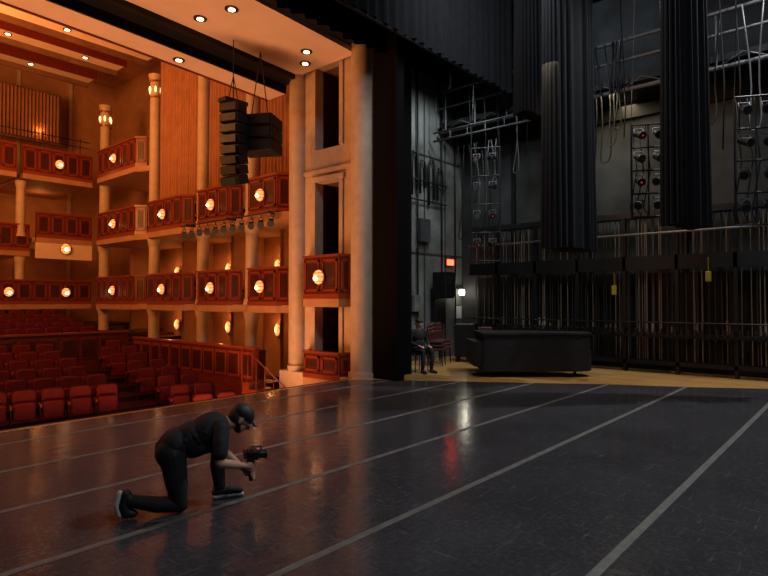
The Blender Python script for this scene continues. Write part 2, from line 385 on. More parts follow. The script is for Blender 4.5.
slab_curved(9.26,12.7,8.1,-9.7,9.7,0.25,M_black)
for (x,y) in ((8.9,10.1),(6.7,9.9),(6.5,10.75),(7.0,12.5),(9.3,10.6)):
    z=(7.62 if y<11.5 else 7.40)+0.25*(1-(x/10)**2)
    b.cyl((x,y,z-0.02),(x,y,z+0.01),0.14,M_dark,n=20); b.cyl((x,y,z-0.03),(x,y,z-0.015),0.07,M_hot,n=16)
b.obj('canopy_reflector')

b=B()
for i in range(8):
    z=6.15-0.235*i; T=Matrix.Translation((7.5,11.0+0.0,z))@Matrix.Rotation(math.radians(-90+20),4,'Z')@Matrix.Rotation(math.radians(2.5*i),4,'X')
    b.rbox(0,0.03*i*0.4,0,0.5,0.36,0.21,0.02,M_black,T); b.box(-0.2,0.2,-0.20,-0.18,-0.08,0.08,M_dark,T)
b.cyl((7.5,11,6.3),(7.5,11,7.72),0.012,M_dark,n=6); b.cyl((7.35,11,6.25),(7.5,11,6.9),0.01,M_dark,n=6);b.cyl((7.65,11,6.25),(7.5,11,6.9),0.01,M_dark,n=6)
b.box(7.2,7.8,10.85,11.15,6.25,6.33,M_dark)
b.obj('line_array_speaker')
b=B()
for i in range(3):
    T=Matrix.Translation((8.25,11.0,5.98-0.29*i))@Matrix.Rotation(math.radians(-60),4,'Z')
    b.rbox(0,0,0,0.85,0.7,0.27,0.02,M_black,T); b.box(-0.38,0.38,-0.37,-0.35,-0.1,0.1,M_dark,T)
b.cyl((8.0,11,6.1),(8.25,11,7.69),0.012,M_dark,n=6); b.cyl((8.5,11,6.1),(8.25,11,7.69),0.012,M_dark,n=6)
b.obj('subwoofer_cluster')
def spot(b,x,y,z,aim,s=1.0):
    d=(Vector(aim)-Vector((x,y,z))).normalized(); p=Vector((x,y,z))
    b.cyl(p-d*0.16*s,p+d*0.14*s,0.07*s,M_black,r1=0.09*s,n=12); b.cyl(p+d*0.14*s,p+d*0.17*s,0.10*s,M_dark,n=12)
    b.tube([(x,y-0.1*s,z),(x,y-0.1*s,z+0.16*s),(x,y+0.1*s,z+0.16*s),(x,y+0.1*s,z)],0.012*s,M_dark)
    b.cyl((x,y,z+0.15*s),(x,y,z+0.3*s),0.015*s,M_dark,n=6)
b=B(); b.tube([(9.75,12.2,4.2),(9.75,17.2,4.2)],0.025,M_dark)
for i in range(11): spot(b,9.75,12.5+0.45*i,3.93,(4,6,0),0.95)
for y in (12.6,14.6,16.9): b.box(9.75,10.1,y,y+0.03,4.18,4.26,M_dark)
b.obj('lighting_bar')

# ================================================================ SEATING
def seat(b,x,y,z,ang):
    T=Matrix.Translation((x,y,z))@Matrix.Rotation(ang,4,'Z')
    b.rbox(0,0.12,0.62,0.47,0.10,0.50,0.10,M_seat,T)
    b.rbox(0,0.19,0.60,0.50,0.05,0.58,0.10,M_seatf,T)
    b.rbox(0,-0.02,0.40,0.44,0.14,0.40,0.07,M_seat,T)
    b.box(-0.29,-0.25,-0.2,0.18,0.5,0.56,M_wood,T); b.box(-0.285,-0.255,-0.1,0.12,0,0.52,M_seatf,T)
b=B()
for k in range(-2,7):
    yr=15.1+0.9*k
    for (xa,xb) in ((-8.8,-7.4),(-6.9,-0.3),(0.3,7.0),(7.55,9.15)):
        if k<0 and xa!=7.55: continue
        n=int((xb-xa)/0.56)
        for i in range(n):
            x=xa+0.28+0.56*i+ (0.1 if k%2 else 0); y=yr-0.022*x*x
            if y>19.1: continue
            if y<12.4: continue
            fzz=-1.5 if y<13.2 else -1.35+0.15*math.floor((y-13.2)/0.9)
            seat(b,x,y,fzz+0.06,math.atan(-0.044*x))
for k in range(5):
    yr=20.5+0.9*k
    for i in range(30):
        x=-8+0.56*i
        if x<8.6: seat(b,x,yr,-0.1+0.13*(k+1),0)
b.obj('theatre_seating')
b=B(); b.wallpath([(-8.5,19.45),(9.1,19.45)],0.12,-0.5,0.72,M_wood); b.box(-8.5,9.1,19.38,19.62,0.7,0.76,M_cap)
for i in range(29): b.box(-8.4+0.59*i,-8.4+0.59*i+0.5,19.42,19.46,-0.1,0.6,M_wood); b.box(-8.34+0.59*i,-8.34+0.59*i+0.38,19.40,19.43,-0.02,0.52,M_woodd)
b.obj('parterre_wall')
b=B(); b.box(9.25,9.37,12.5,19.4,-1.6,0.5,M_wood); b.box(9.2,9.42,12.5,19.4,0.48,0.54,M_cap)
for i in range(11): b.box(9.21,9.25,12.55+0.62*i,12.55+0.62*i+0.53,-0.3,0.4,M_cap); b.box(9.19,9.22,12.61+0.62*i,12.61+0.62*i+0.41,-0.22,0.32,M_woodd)
b.box(9.42,10.15,12.5,19.4,-1.6,-0.45,M_woodd)
for i in range(7):
    b.box(9.42,9.9,12.9+0.92*i,12.98+0.92*i,-0.45,0.42,M_wood)
b.obj('side_parterre')
def chair(b,x,y,z,ang,ms=M_seat,h=0.95,mf=M_woodd):
    T=Matrix.Translation((x,y,z))@Matrix.Rotation(ang,4,'Z')
    b.rbox(0,0,0.45,0.44,0.42,0.07,0.03,ms,T); b.rbox(0,0.2,0.76,0.40,0.05,0.34,0.06,ms,T)
    for sx in (-0.19,0.19):
        b.cyl((sx,-0.18,0),(sx*0.95,-0.17,0.43),0.013,mf,n=6,T=T); b.tube([(sx,0.22,0),(sx*0.95,0.17,0.44),(sx*0.95,0.21,h)],0.013,mf,T=T)
    b.tube([(-0.18,0.21,h),(0.18,0.21,h)],0.013,mf,T=T)
b=B()
for (z0,z1) in tiers:
    for a,c in zip(cols[:-1],cols[1:]):
        for y in np.arange(a+0.6,c-0.4,0.65): chair(b,11.0,y,z0,math.radians(-90)+math.pi)
b.obj('box_chairs')
b=B()
for i in range(4): b.box(8.0,8.6,9.32+0.3*i,9.6+0.3*i,-2.5,-0.02-0.2*(i+1)+0.1,M_woodd); b.box(8.0,8.6,9.58+0.3*i,9.61+0.3*i,-0.12-0.2*(i+0.2),-0.10-0.2*i,M_cap)
b.obj('stage_steps')
b=B()
for i in range(6): b.box(8.75,9.3,10.7+0.28*i,10.98+0.28*i,-2.5,-1.15+0.17*i,M_wood)
b.tube([(8.8,10.7,-0.3),(8.8,12.3,0.55),(8.8,12.45,0.55),(8.8,12.45,-0.3)],0.018,M_wood)
for i in range(5): b.cyl((8.8,10.8+0.35*i,-1.1+0.18*i),(8.8,10.8+0.35*i,-0.27+0.185*i),0.010,M_wood,n=6)
b.cyl((8.8,10.7,-1.2),(8.8,10.7,-0.3),0.02,M_wood,n=8)
b.obj('aisle_stair_rail')

# ================================================================ DRAPES
b=B(); sheet(b,(-10,8.75),(12.5,8.4),7.4,12.9,M_velb,0.06,0.35,4,hem=0.02,seed=3); b.obj('proscenium_teaser_curtain')
b=B(); sheet(b,(-10,7.6),(14.1,7.6),7.5,12.9,M_vel,0.07,0.30,4,hem=0.02,seed=5); b.tube([(-10,7.6,7.45),(14.1,7.6,7.45)],0.03,M_black); b.obj('border_curtain')
def leg(cx,cy,zb,w,dep,name,m=M_vel,seed=0,zt=12.9,ang=0.0):
    b=B(); rnd=random.Random(seed); n=240; nz=18; vs=[];fs=[]
    nf=46; amps=[(rnd.uniform(0.015,0.055) if i%2 else -rnd.uniform(0.01,0.045)) for i in range(nf)]
    drift=[rnd.uniform(-0.6,0.6) for i in range(nf)]
    ca,sa=math.cos(ang),math.sin(ang)
    for j in range(nz+1):
        t=j/nz; z=zt+(zb-zt)*t; wl=0.86+0.14*t+0.02*math.sin(6*t+seed)
        for i in range(n):
            a=2*math.pi*i/n
            f=(i/n*nf + 0.5*math.sin(2.2*t+seed)*math.sin(a*2))%nf; k0=int(f)%nf; k1=(k0+1)%nf; u=f-int(f); u=(1-math.cos(u*math.pi))/2
            o=amps[k0]*(1-u)+amps[k1]*u
            o*=0.7+0.5*t
            c_,s_=math.cos(a),math.sin(a)
            ex=math.copysign(abs(c_)**0.75,c_)*(w/2*wl+o*0.8); ey=math.copysign(abs(s_)**0.75,s_)*(dep/2*wl+o*1.2)
            vs.append((cx+ex*ca-ey*sa,cy+ex*sa+ey*ca,z+(0.03*math.sin(3*a+seed) if j==nz else 0)))
    for j in range(nz):
        for i in range(n): fs.append((j*n+i,j*n+(i+1)%n,(j+1)*n+(i+1)%n,(j+1)*n+i))
    b.add(vs,fs,m,True); b.add(vs[-n:],[tuple(range(n))],m)
    return b.obj(name)
leg(11.5,4.83,2.85,1.45,0.5,'leg_curtain',seed=1,ang=-0.25)
leg(11.5,2.62,3.15,1.1,0.42,'leg_curtain',seed=2,ang=-0.35)
leg(12.6,6.2,6.2,0.95,0.45,'leg_curtain',M_velb,seed=3,ang=-0.2)
b=B(); sheet(b,(11.9,4.0),(14.3,4.0),9.3,12.9,M_velb,0.06,0.3,3,seed=8); b.obj('border_curtain')

# ================================================================ FLY RAIL / ROPES
b=B(); rnd=random.Random(4)
y=-4.0
while y<9.45:
    m=M_rope if rnd.random()<0.5 else M_roped
    x=15.32+rnd.uniform(-0.05,0.05)
    b.cyl((x,y,0.31),(x+rnd.uniform(-.02,.02),y+rnd.uniform(-.02,.02),3.88),0.010+0.006*rnd.random(),m,n=6)
    if rnd.random()<0.6: b.cyl((x+0.25,y+0.04,0.2),(x+0.25,y+0.04,3.88),0.014,M_pipe if rnd.random()<.3 else M_roped,n=6)
    if rnd.random()<0.3:
        b.cyl((x-0.02,y,0.99),(x-0.02,y,1.15+rnd.random()*0.2),0.028,M_rope,n=8)
    y+=rnd.choice((0.06,0.1,0.14,0.2))
b.obj('fly_rope_set')
b=B()
b.box(15.0,15.25,-5,9.5,0.88,0.98,M_black); b.box(15.05,15.25,-5,9.5,0.2,0.3,M_black); b.box(15.05,15.2,-5,9.5,2.55,2.9,M_black); b.box(15.2,15.6,-5,9.5,3.9,4.05,M_dark)
b.tube([(15.0,-5,3.45),(15.0,9.5,3.45)],0.03,M_pipe); b.tube([(15.0,-5,1.25),(15.0,9.5,1.25)],0.02,M_dark)
yy=-5
while yy<9.5: b.box(15.05,15.2,yy,yy+0.08,0,3.9,M_black); yy+=1.23
yy=-4.9
while yy<9.4:
    b.box(14.95,15.05,yy,yy+0.05,0.93,1.08,M_dark); b.box(14.88,14.98,yy+0.01,yy+0.04,1.04,1.1,M_dark); yy+=0.15
b.obj('fly_locking_rail')
for (y,z) in ((5.1,2.05),(2.95,2.35)):
    b=B(); b.rbox(14.98,y,z,0.06,0.12,0.24,0.02,M_yel); b.cyl((14.98,y,z+0.1),(14.98,y,z+0.45),0.008,M_yel,n=5)
    b.obj('yellow_rope_tag')
b=B(); b.box(15.75,15.8,-5,9.6,0,2.5,M_black); b.obj('backing_board')
b=B(); b.box(14.5,15.84,-8.9,10.2,7.15,7.3,M_black)
for z,r in ((7.75,0.035),(8.25,0.045)): b.tube([(14.5,-8.9,z),(14.5,10.2,z)],r,M_pipe)
b.tube([(14.5,-8.9,7.0),(14.5,10.2,7.0)],0.05,M_pipe)
y=-8.9
while y<10.2: b.cyl((14.5,y,7.0),(14.5,y,8.25),0.03,M_pipe2,n=8); y+=1.05
y=-8.9
while y<9.2: b.tube([(14.5,y,7.0),(14.5,y+0.525,7.25),(14.5,y+1.05,7.0)],0.018,M_pipe2); y+=1.05
b.box(14.55,15.84,-8.9,10.2,10.2,10.4,M_black)
for z in (10.9,11.3): b.tube([(14.5,-8.9,z),(14.5,10.2,z)],0.03,M_dark)
b.obj('fly_gallery')
b=B(); rnd=random.Random(9)
def hang(b,x,y,zt,zb,w,m=M_black,r=0.018):
    pts=[]
    for i in range(17):
        t=i/16; pts.append((x+0.05*math.sin(t*9),y+w*(t-0.5)+0.06*math.sin(t*13),zb+(zt-zb)*abs(2*t-1)**2.2))
    b.tube(pts,r,m,n=6)
for (y,zb) in ((4.9,5.6),(4.75,6.0),(5.05,5.2),(2.9,6.0),(2.75,5.7),(3.0,6.3),(1.9,5.4),(6.6,5.8),(8.6,4.2),(8.9,4.6),(9.3,3.6),(8.2,5.0),(7.5,5.3)):
    hang(b,14.3,y,8.2 if y<8 else 6.4,zb,rnd.uniform(0.1,0.5),rnd.choice((M_black,M_dark,M_pipe2)))
for y in (5.3,4.6,2.5,2.2,1.6,7.2,9.0,8.5,8.1): b.tube([(14.3,y,12),(14.25,y+0.05,9),(14.3,y-0.04,6.5),(14.28,y,5.0+rnd.random())],0.016,M_black)
b.obj('hanging_cables')
def ladder(cx,cy,z0,z1,w,name,seed):
    rnd=random.Random(seed); b=B(); T=Matrix.Translation((cx,cy,0))@Matrix.Rotation(YAW-math.pi/2+math.radians(-15),4,'Z')
    n=4
    for s in (-w/2,w/2): b.cyl((s,0,z0),(s,0,z1),0.022,M_dark,n=8,T=T)
    b.cyl((0,0,z0),(0,0,z1),0.015,M_dark,n=8,T=T)
    for i in range(n+1):
        z=z0+(z1-z0)*i/n; b.cyl((-w/2,0,z),(w/2,0,z),0.02,M_dark,n=8,T=T)
    for s in (-w/2,w/2): b.cyl((s,0,z1),(s*0.3,0,12.97),0.008,M_dark,n=5,T=T)
    for i in range(n):
        for s in (-0.3,0.25):
            z=z0+(z1-z0)*(i+0.75)/n-0.12; px=s*w
            a=rnd.uniform(-0.6,0.6)
            d=Vector((a,-1,-0.45)).normalized(); p=Vector((px,-0.12,z))
            b.cyl(p-d*0.14,p+d*0.12,0.065,M_black,r1=0.085,n=12,T=T); b.cyl(p+d*0.12,p+d*0.14,0.09,M_pipe2,n=12,T=T)
            b.cyl(p+d*0.141,p+d*0.145,0.07,M_pipe if rnd.random()<0.4 else M_dark,n=12,T=T)
            if rnd.random()<0.2: b.cyl(p+d*0.145,p+d*0.15,0.02,M_redled,n=10,T=T)
            b.tube([(px-0.09,-0.12,z),(px-0.09,-0.05,z+0.14),(px+0.09,-0.05,z+0.14),(px+0.09,-0.12,z)],0.012,M_pipe,T=T)
    for k in range(4): 
        s=rnd.uniform(-w/2,w/2); b.tube([(s,0.03,z1),(s+0.1,0.05,(z0+z1)/2),(s-0.05,0.04,z0+0.2),(s+0.15,0.04,z0-0.15),(s+0.2,0.03,z0+0.3)],0.012,M_black,T=T)
    return b.obj(name)
ladder(13.0,3.68,3.6,5.6,0.68,'lighting_ladder',1)
ladder(14.0,8.3,2.9,6.1,0.8,'lighting_ladder',2)
ladder(12.5,1.65,3.2,5.6,0.7,'lighting_ladder',3)
b=B(); b.tube([(14.0,6.4,6.6),(14.0,10.1,6.6)],0.032,M_pipe2); b.tube([(14.0,6.4,6.85),(14.0,10.1,6.85)],0.025,M_pipe2); 
for y in np.arange(6.5,10.1,0.6): b.cyl((14,y,6.6),(14,y,6.85),0.015,M_pipe2,n=6)
for y in (6.6,10): b.cyl((14,y,6.85),(14,y,12.97),0.012,M_dark,n=6)
b.obj('lighting_batten')

b=B()
for i,(x,zt,zb) in enumerate(((13.2,6.2,4.9),(13.6,6.0,5.0),(14.05,6.1,4.7),(14.5,5.9,4.9))):
    b.tube([(x,10.3,zb),(x,10.3,zt-0.15),(x+0.05,10.3,zt),(x+0.2,10.3,zt),(x+0.26,10.3,zt-0.15),(x+0.26,10.3,zb+0.2)],0.035,M_dark,n=8)
b.tube([(13.0,10.3,5.4),(15.0,10.3,5.4)],0.025,M_dark); b.tube([(13.0,10.3,4.8),(15.0,10.3,4.8)],0.025,M_dark)
for x in (13.5,14.75,15.5): b.tube([(x,10.32,0.2),(x,10.32,9)],0.03,M_dark)
b.rbox(13.8,10.3,3.9,0.5,0.12,0.7,0.02,M_concd); b.rbox(14.5,10.28,1.6,0.6,0.16,1.1,0.02,M_dark); b.rbox(13.4,10.3,1.7,0.3,0.12,0.5,0.02,M_conc)
b.obj('wall_conduit')
b=B(); b.rbox(15.15,10.33,3.0,0.40,0.08,0.22,0.02,M_dark); b.box(14.98,15.32,10.26,10.285,2.91,3.09,M_exit); b.obj('exit_sign')
b=B(); b.rbox(14.3,9.95,2.25,0.5,0.5,0.8,0.04,M_black); b.cyl((14.3,10.1,2.3),(14.3,10.27,2.3),0.03,M_dark); b.cyl((14.25,9.69,2.4),(14.25,9.71,2.4),0.15,M_dark); b.obj('monitor_speaker')
b=B(); b.rbox(15.8,10.27,2.05,0.24,0.12,0.2,0.05,M_white); b.rbox(15.8,10.34,2.2,0.3,0.1,0.08,0.02,M_dark); b.obj('work_light')
b=B(); b.box(15.62,15.92,10.36,10.38,1.2,1.6,M_paper); b.box(15.6,15.94,10.38,10.4,1.17,1.63,M_dark); b.obj('notice_board')
for (x,y,a,n) in ((12.85,9.15,0.4,3),(13.4,9.4,-0.3,3),(13.9,8.2,-0.8,2)):
    b=B()
    for k in range(n): chair(b,x,y+0.02*k,0.10*k,a,M_plast,mf=M_dark)
    b.obj('stacking_chair')
b=B()
T=Matrix.Translation((14.3,9.2,0))@Matrix.Rotation(0.5,4,'Z')
b.rbox(0,0,0.62,0.6,0.55,0.95,0.03,M_black,T)
for sx in (-0.25,0.25):
    for sy in (-0.2,0.2): b.cyl((sx,sy,0),(sx,sy,0.16),0.04,M_dark,T=T)
for z in (0.35,0.6,0.85): b.box(-0.26,0.26,-0.29,-0.27,z,z+0.16,M_dark,T)
b.obj('equipment_case')

# grand piano under cover
b=B()
c0=W(3.30,13.7,0); T=Matrix.Translation((c0.x+0.40,c0.y-0.05,0))@Matrix.Rotation(math.atan2(Rv.y,Rv.x),4,'Z')@Matrix.Diagonal((0.92,0.94,1,1))
def pian(g):
    pts=[(-1.38-g,-0.75-g),(1.0,-0.75-g)]
    for i in range(9):
        a=-math.pi/2+math.pi*i/8*0.75; pts.append((1.0+0.42*math.cos(a)+g*math.cos(a),-0.33+0.42*math.sin(a)+g*math.sin(a)))
    pts+=[(0.5,0.25+g),(0.0,0.5+g),(-0.5,0.72+g),(-1.0,0.75+g),(-1.38-g,0.75+g)]
    return pts
M_cover=mat('quilted_black_cover',(0.008,0.008,0.009),0.7,nscale=14,namt=0.4,bump=0.4,spec=0.3)
b.prism(pian(0),0.3,0.98,M_cover,T); b.prism(pian(0.03),0.98,1.03,M_cover,T); b.prism(pian(0.025),0.14,0.60,M_cover,T)
b.box(-1.62,-1.36,-0.72,0.72,0.25,0.82,M_cover,T)
for (x,y) in ((-1.15,-0.55),(-1.15,0.55),(1.05,-0.3)):
    b.cyl((x,y,0.5),(x,y,0.1),0.09,M_black,r1=0.055,T=T); b.cyl((x-0.03,y,0.05),(x+0.03,y,0.05),0.05,M_dark,T=T)
b.box(-1.2,-1.1,-0.12,0.12,0.15,0.5,M_black,T); b.box(-1.3,-1.1,-0.15,0.15,0.1,0.15,M_black,T)
b.obj('grand_piano')

# ================================================================ PEOPLE
SK,SH,PT,HR,WHT,SHOE,DK=range(7)
M_skin=mat('skin',(0.50,0.27,0.18),0.5); M_shirt=mat('black_tshirt',(0.007,0.007,0.010),0.85,nscale=12,namt=0.3,bump=0.4)
M_pant=mat('black_trousers',(0.005,0.005,0.007),0.8,nscale=10,namt=0.3,bump=0.4); M_hair=mat('dark_hair',(0.02,0.012,0.008),0.7)
M_sole=mat('white_sole',(0.6,0.6,0.58),0.5); M_shoe=mat('black_trainer',(0.014,0.014,0.016),0.6); M_lip=mat('dark_feature',(0.10,0.03,0.025),0.5)
prims=[]; O=(-1.825,4.95); fa=math.atan2(0.36,0.93); GZ=0.008
def L2W(a,bb,z):
    ca,sa=math.cos(fa),math.sin(fa)
    return W(O[0]+ca*a+sa*bb,O[1]+sa*a-ca*bb,z+GZ)
def cap(a,c,r0,r1,m): prims.append(('c',L2W(*a),L2W(*c),r0,r1,m))
def chain(pts,rs,m):
    for i in range(len(pts)-1): cap(pts[i],pts[i+1],rs[i],rs[i+1],m)
def el(c,r,ax,m):
    cw=L2W(*c); o=L2W(0,0,0); A=[(L2W(*v)-o).normalized() for v in ax]
    prims.append(('e',cw,A,r,m))
def capsule_mesh(p0,p1,r0,r1,n=16,h=5):
    d=p1-p0; L=d.length
    if L<1e-5: d=Vector((0,0,1))
    d=d.normalized(); a=Vector((0,0,1)) if abs(d.z)<0.9 else Vector((1,0,0)); u=d.cross(a).normalized(); w=d.cross(u)
    rings=[]
    for i in range(1,h+1):
        t=math.pi/2*i/h; rings.append((p0-d*r0*math.cos(t),r0*math.sin(t)))
    for i in range(h,0,-1):
        t=math.pi/2*i/h; rings.append((p1+d*r1*math.cos(t),r1*math.sin(t)))
    vs=[p0-d*r0]
    for c,r in rings:
        for k in range(n): 
            q=2*math.pi*k/n; vs.append(c+u*math.cos(q)*r+w*math.sin(q)*r)
    vs.append(p1+d*r1); fs=[]; m=len(rings)
    for k in range(n): fs.append((0,1+(k+1)%n,1+k))
    for j in range(m-1):
        for k in range(n): fs.append((1+j*n+k,1+j*n+(k+1)%n,1+(j+1)*n+(k+1)%n,1+(j+1)*n+k))
    e=len(vs)-1
    for k in range(n): fs.append((e,1+(m-1)*n+k,1+(m-1)*n+(k+1)%n))
    return vs,fs
def build_person(name,voxel,shirt=None):
    V=[];F=[]
    for p in prims:
        if p[0]=='c': vs,fs=capsule_mesh(p[1],p[2],p[3],p[4])
        else:
            vs0,fs=capsule_mesh(Vector((0,0,0)),Vector((0,0,0)),1,1,20,8)
            vs=[p[1]+p[2][0]*v.x*p[3][0]+p[2][1]*v.y*p[3][1]+p[2][2]*v.z*p[3][2] for v in vs0]
        o=len(V); V+=[tuple(v) for v in vs]; F+=[tuple(i+o for i in f) for f in fs]
    me=bpy.data.meshes.new('tmp'); me.from_pydata(V,[],F); me.update()
    bm=bmesh.new(); bm.from_mesh(me); bmesh.ops.recalc_face_normals(bm,faces=bm.faces); bm.to_mesh(me); bm.free()
    ob=bpy.data.objects.new('tmp_body',me); C.collection.objects.link(ob)
    rm=ob.modifiers.new('r','REMESH'); rm.mode='VOXEL'; rm.voxel_size=voxel; rm.use_smooth_shade=True
    sm=ob.modifiers.new('s','SMOOTH'); sm.factor=0.5; sm.iterations=3
    dg=C.evaluated_depsgraph_get(); ev=ob.evaluated_get(dg)
    me2=bpy.data.meshes.new_from_object(ev)
    bpy.data.objects.remove(ob)
    person=bpy.data.objects.new(name,me2); C.collection.objects.link(person)
    me2.materials.clear()
    for m in (M_skin,shirt or M_shirt,M_pant,M_hair,M_sole,M_shoe,M_lip): me2.materials.append(m)
    n=len(me2.polygons); cen=np.empty(n*3); me2.polygons.foreach_get('center',cen); cen=cen.reshape(-1,3)
    best=np.full(n,1e9); bi=np.zeros(n,int)
    for p in prims:
        if p[0]=='c':
            a=np.array(p[1]);d=np.array(p[2])-a; L2=max(1e-9,d@d); t=np.clip(((cen-a)@d)/L2,0,1)
            dist=np.linalg.norm(cen-(a+t[:,None]*d),axis=1)-(p[3]+(p[4]-p[3])*t)
        else:
            q=(cen-np.array(p[1])); k=np.stack([q@np.array(p[2][i])/p[3][i] for i in range(3)],1)
            nr=np.linalg.norm(k,axis=1); dist=(nr-1)*np.linalg.norm(q,axis=1)/np.maximum(nr,1e-6)
        s=dist<best; best[s]=dist[s]; bi[s]=p[-1]
    me2.polygons.foreach_set('material_index',bi.astype(np.int32)); me2.polygons.foreach_set('use_smooth',np.ones(n,bool)); me2.update()
    return person
def head(hc,fd,up,hat=True,beard=True):
    hc=Vector(hc); fd=Vector(fd).normalized(); up=Vector(up).normalized()
    def H(f,s,u): v=hc+fd*f+up*u; return (v.x,v.y+s,v.z)
    HA=[tuple(fd),(0,1,0),tuple(up)]
    el(H(-0.01,0,0.025),(0.102,0.080,0.096),HA,SK)
    el(H(0.035,0,-0.045),(0.058,0.056,0.070),HA,SK)
    if beard: el(H(0.045,0,-0.085),(0.042,0.040,0.034),HA,HR)
    for s in (-1,1): 
        if beard: cap(H(0.005,s*0.06,-0.05),H(0.05,s*0.03,-0.085),0.018,0.022,HR)
        el(H(-0.005,s*0.083,-0.012),(0.020,0.010,0.032),HA,SK)
        el(H(0.085,s*0.031,0.002),(0.012,0.014,0.009),HA,WHT); el(H(0.094,s*0.031,0.002),(0.006,0.006,0.006),HA,DK)
        cap(H(0.090,s*0.018,0.018),H(0.082,s*0.046,0.020),0.006,0.005,HR)
    cap(H(0.090,0,0.008),H(0.114,0,-0.025),0.009,0.014,SK)
    cap(H(0.092,-0.018,-0.055),H(0.092,0.018,-0.055),0.007,0.007,DK)
    if beard: cap(H(0.094,-0.022,-0.043),H(0.094,0.022,-0.043),0.007,0.007,HR)
    el(H(-0.045,0,-0.01),(0.072,0.077,0.085),HA,HR)
    el(H(-0.012,0,0.050),(0.110,0.090,0.082),HA,SHOE if hat else HR)
    if hat:
        for s in np.linspace(-0.055,0.055,7):
            cap(H(0.07,s,0.048),H(0.160-abs(s)*0.6,s*0.9,0.034-abs(s)*0.15),0.008,0.007,SHOE)
# --- photographer (kneeling)
el((0.0,0,0.50),(0.135,0.18,0.135),[(0.9,0,0.3),(0,1,0),(-0.3,0,0.9)],PT)
cap((-0.03,0.075,0.49),(-0.01,0.09,0.45),0.115,0.11,PT); cap((-0.03,-0.075,0.50),(0.0,-0.09,0.47),0.115,0.11,PT)
tx=[(0.86,0,0.5),(0,1,0),(-0.5,0,0.86)]
el((0.03,0,0.55),(0.16,0.180,0.135),tx,SH)
el((0.15,0,0.590),(0.19,0.172,0.140),tx,SH)
el((0.29,0,0.645),(0.19,0.190,0.145),tx,SH)
cap((0.38,0.12,0.68),(0.38,-0.12,0.68),0.088,0.088,SH)
el((0.25,0,0.69),(0.18,0.15,0.085),tx,SH)
el((0.22,0.03,0.53),(0.15,0.13,0.09),tx,SH)
for k,(a0,b0) in enumerate(((0.10,0.15),(0.18,0.16),(0.26,0.17))): cap((a0,b0,0.60+0.03*k),(a0+0.06,b0-0.02,0.50+0.03*k),0.022,0.014,SH)
chain([(0,0.095,0.47),(0.03,0.12,0.25),(0.055,0.13,0.075)],[0.112,0.092,0.068],PT)
chain([(0.06,0.13,0.068),(-0.12,0.13,0.088),(-0.32,0.125,0.14)],[0.066,0.066,0.050],PT)
chain([(0.0,-0.095,0.49),(0.2,-0.11,0.50),(0.40,-0.12,0.49)],[0.112,0.095,0.072],PT)
chain([(0.40,-0.12,0.48),(0.385,-0.12,0.30),(0.405,-0.12,0.11)],[0.069,0.067,0.052],PT)
chain([(-0.355,0.125,0.20),(-0.375,0.125,0.11),(-0.355,0.125,0.05),(-0.30,0.125,0.037)],[0.04,0.042,0.042,0.032],SHOE)
chain([(-0.405,0.125,0.215),(-0.425,0.125,0.12),(-0.405,0.125,0.04),(-0.375,0.125,0.02)],[0.024,0.026,0.026,0.018],WHT)
chain([(-0.405,0.10,0.21),(-0.425,0.098,0.12),(-0.405,0.098,0.04)],[0.018,0.022,0.022],WHT)
cap((-0.33,0.125,0.15),(-0.34,0.125,0.17),0.046,0.044,SHOE)
cap((0.395,-0.12,0.10),(0.40,-0.12,0.065),0.046,0.045,SHOE)
chain([(0.375,-0.12,0.055),(0.48,-0.12,0.055),(0.58,-0.12,0.045)],[0.042,0.044,0.036],SHOE)
for o_ in (-0.017,0.017): chain([(0.365,-0.12+o_,0.017),(0.48,-0.12+o_*1.5,0.017),(0.60,-0.12+o_,0.019)],[0.024,0.024,0.02],WHT)
chain([(0.385,0.165,0.665),(0.375,0.235,0.57),(0.37,0.265,0.50)],[0.075,0.070,0.066],SH)
chain([(0.37,0.262,0.51),(0.37,0.275,0.42)],[0.046,0.040],SK)
chain([(0.37,0.275,0.42),(0.46,0.22,0.385),(0.575,0.155,0.345)],[0.040,0.040,0.027],SK)
chain([(0.385,-0.165,0.665),(0.40,-0.215,0.57),(0.40,-0.23,0.50)],[0.075,0.070,0.066],SH)
chain([(0.40,-0.23,0.51),(0.395,-0.23,0.43)],[0.046,0.040],SK)
chain([(0.395,-0.23,0.43),(0.48,-0.14,0.37),(0.585,-0.01,0.285)],[0.040,0.038,0.027],SK)
gx,gb=0.655,0.085
def hand(wr,pc,side,ztop):
    cap(wr,pc,0.024,0.026,SK)
    el(pc,(0.040,0.016,0.040),[(1,0,0),(0,1,0),(0,0,1)],SK)
    lens=[1.0,1.08,1.0,0.85]
    for k in range(4):
        z=ztop-0.0215*k; R=0.030
        pts=[]
        for j in range(6):
            t=math.radians(-10+ (195*lens[k])*j/5)
            pts.append((gx+R*math.sin(t),gb+side*R*math.cos(t),z-0.002*j))
        chain(pts,[0.0095,0.0092,0.009,0.0086,0.0082,0.0075],SK)
        cap((pc[0],pc[1],z),pts[0],0.011,0.0095,SK)
    chain([(pc[0]-0.015,pc[1]-side*0.004,ztop-0.005),(gx-0.034,gb+side*0.012,ztop+0.012),(gx-0.026,gb-side*0.014,ztop+0.018)],[0.0125,0.011,0.009],SK)
hand((0.575,0.155,0.345),(0.63,0.125,0.325),1,0.355)
hand((0.585,-0.01,0.285),(0.63,0.045,0.255),-1,0.285)
cap((0.44,0,0.69),(0.53,0,0.705),0.062,0.056,SK)
head((0.575,0,0.725),(0.72,0,-0.69),(0.69,0,0.72))
build_person('photographer',0.0052)
b=B()
X=(L2W(1,0,0)-L2W(0,0,0)); Y=(L2W(0,1,0)-L2W(0,0,0)); c=L2W(gx,gb,0)
T=Matrix(((X.x,Y.x,0,c.x),(X.y,Y.y,0,c.y),(0,0,1,0),(0,0,0,1)))
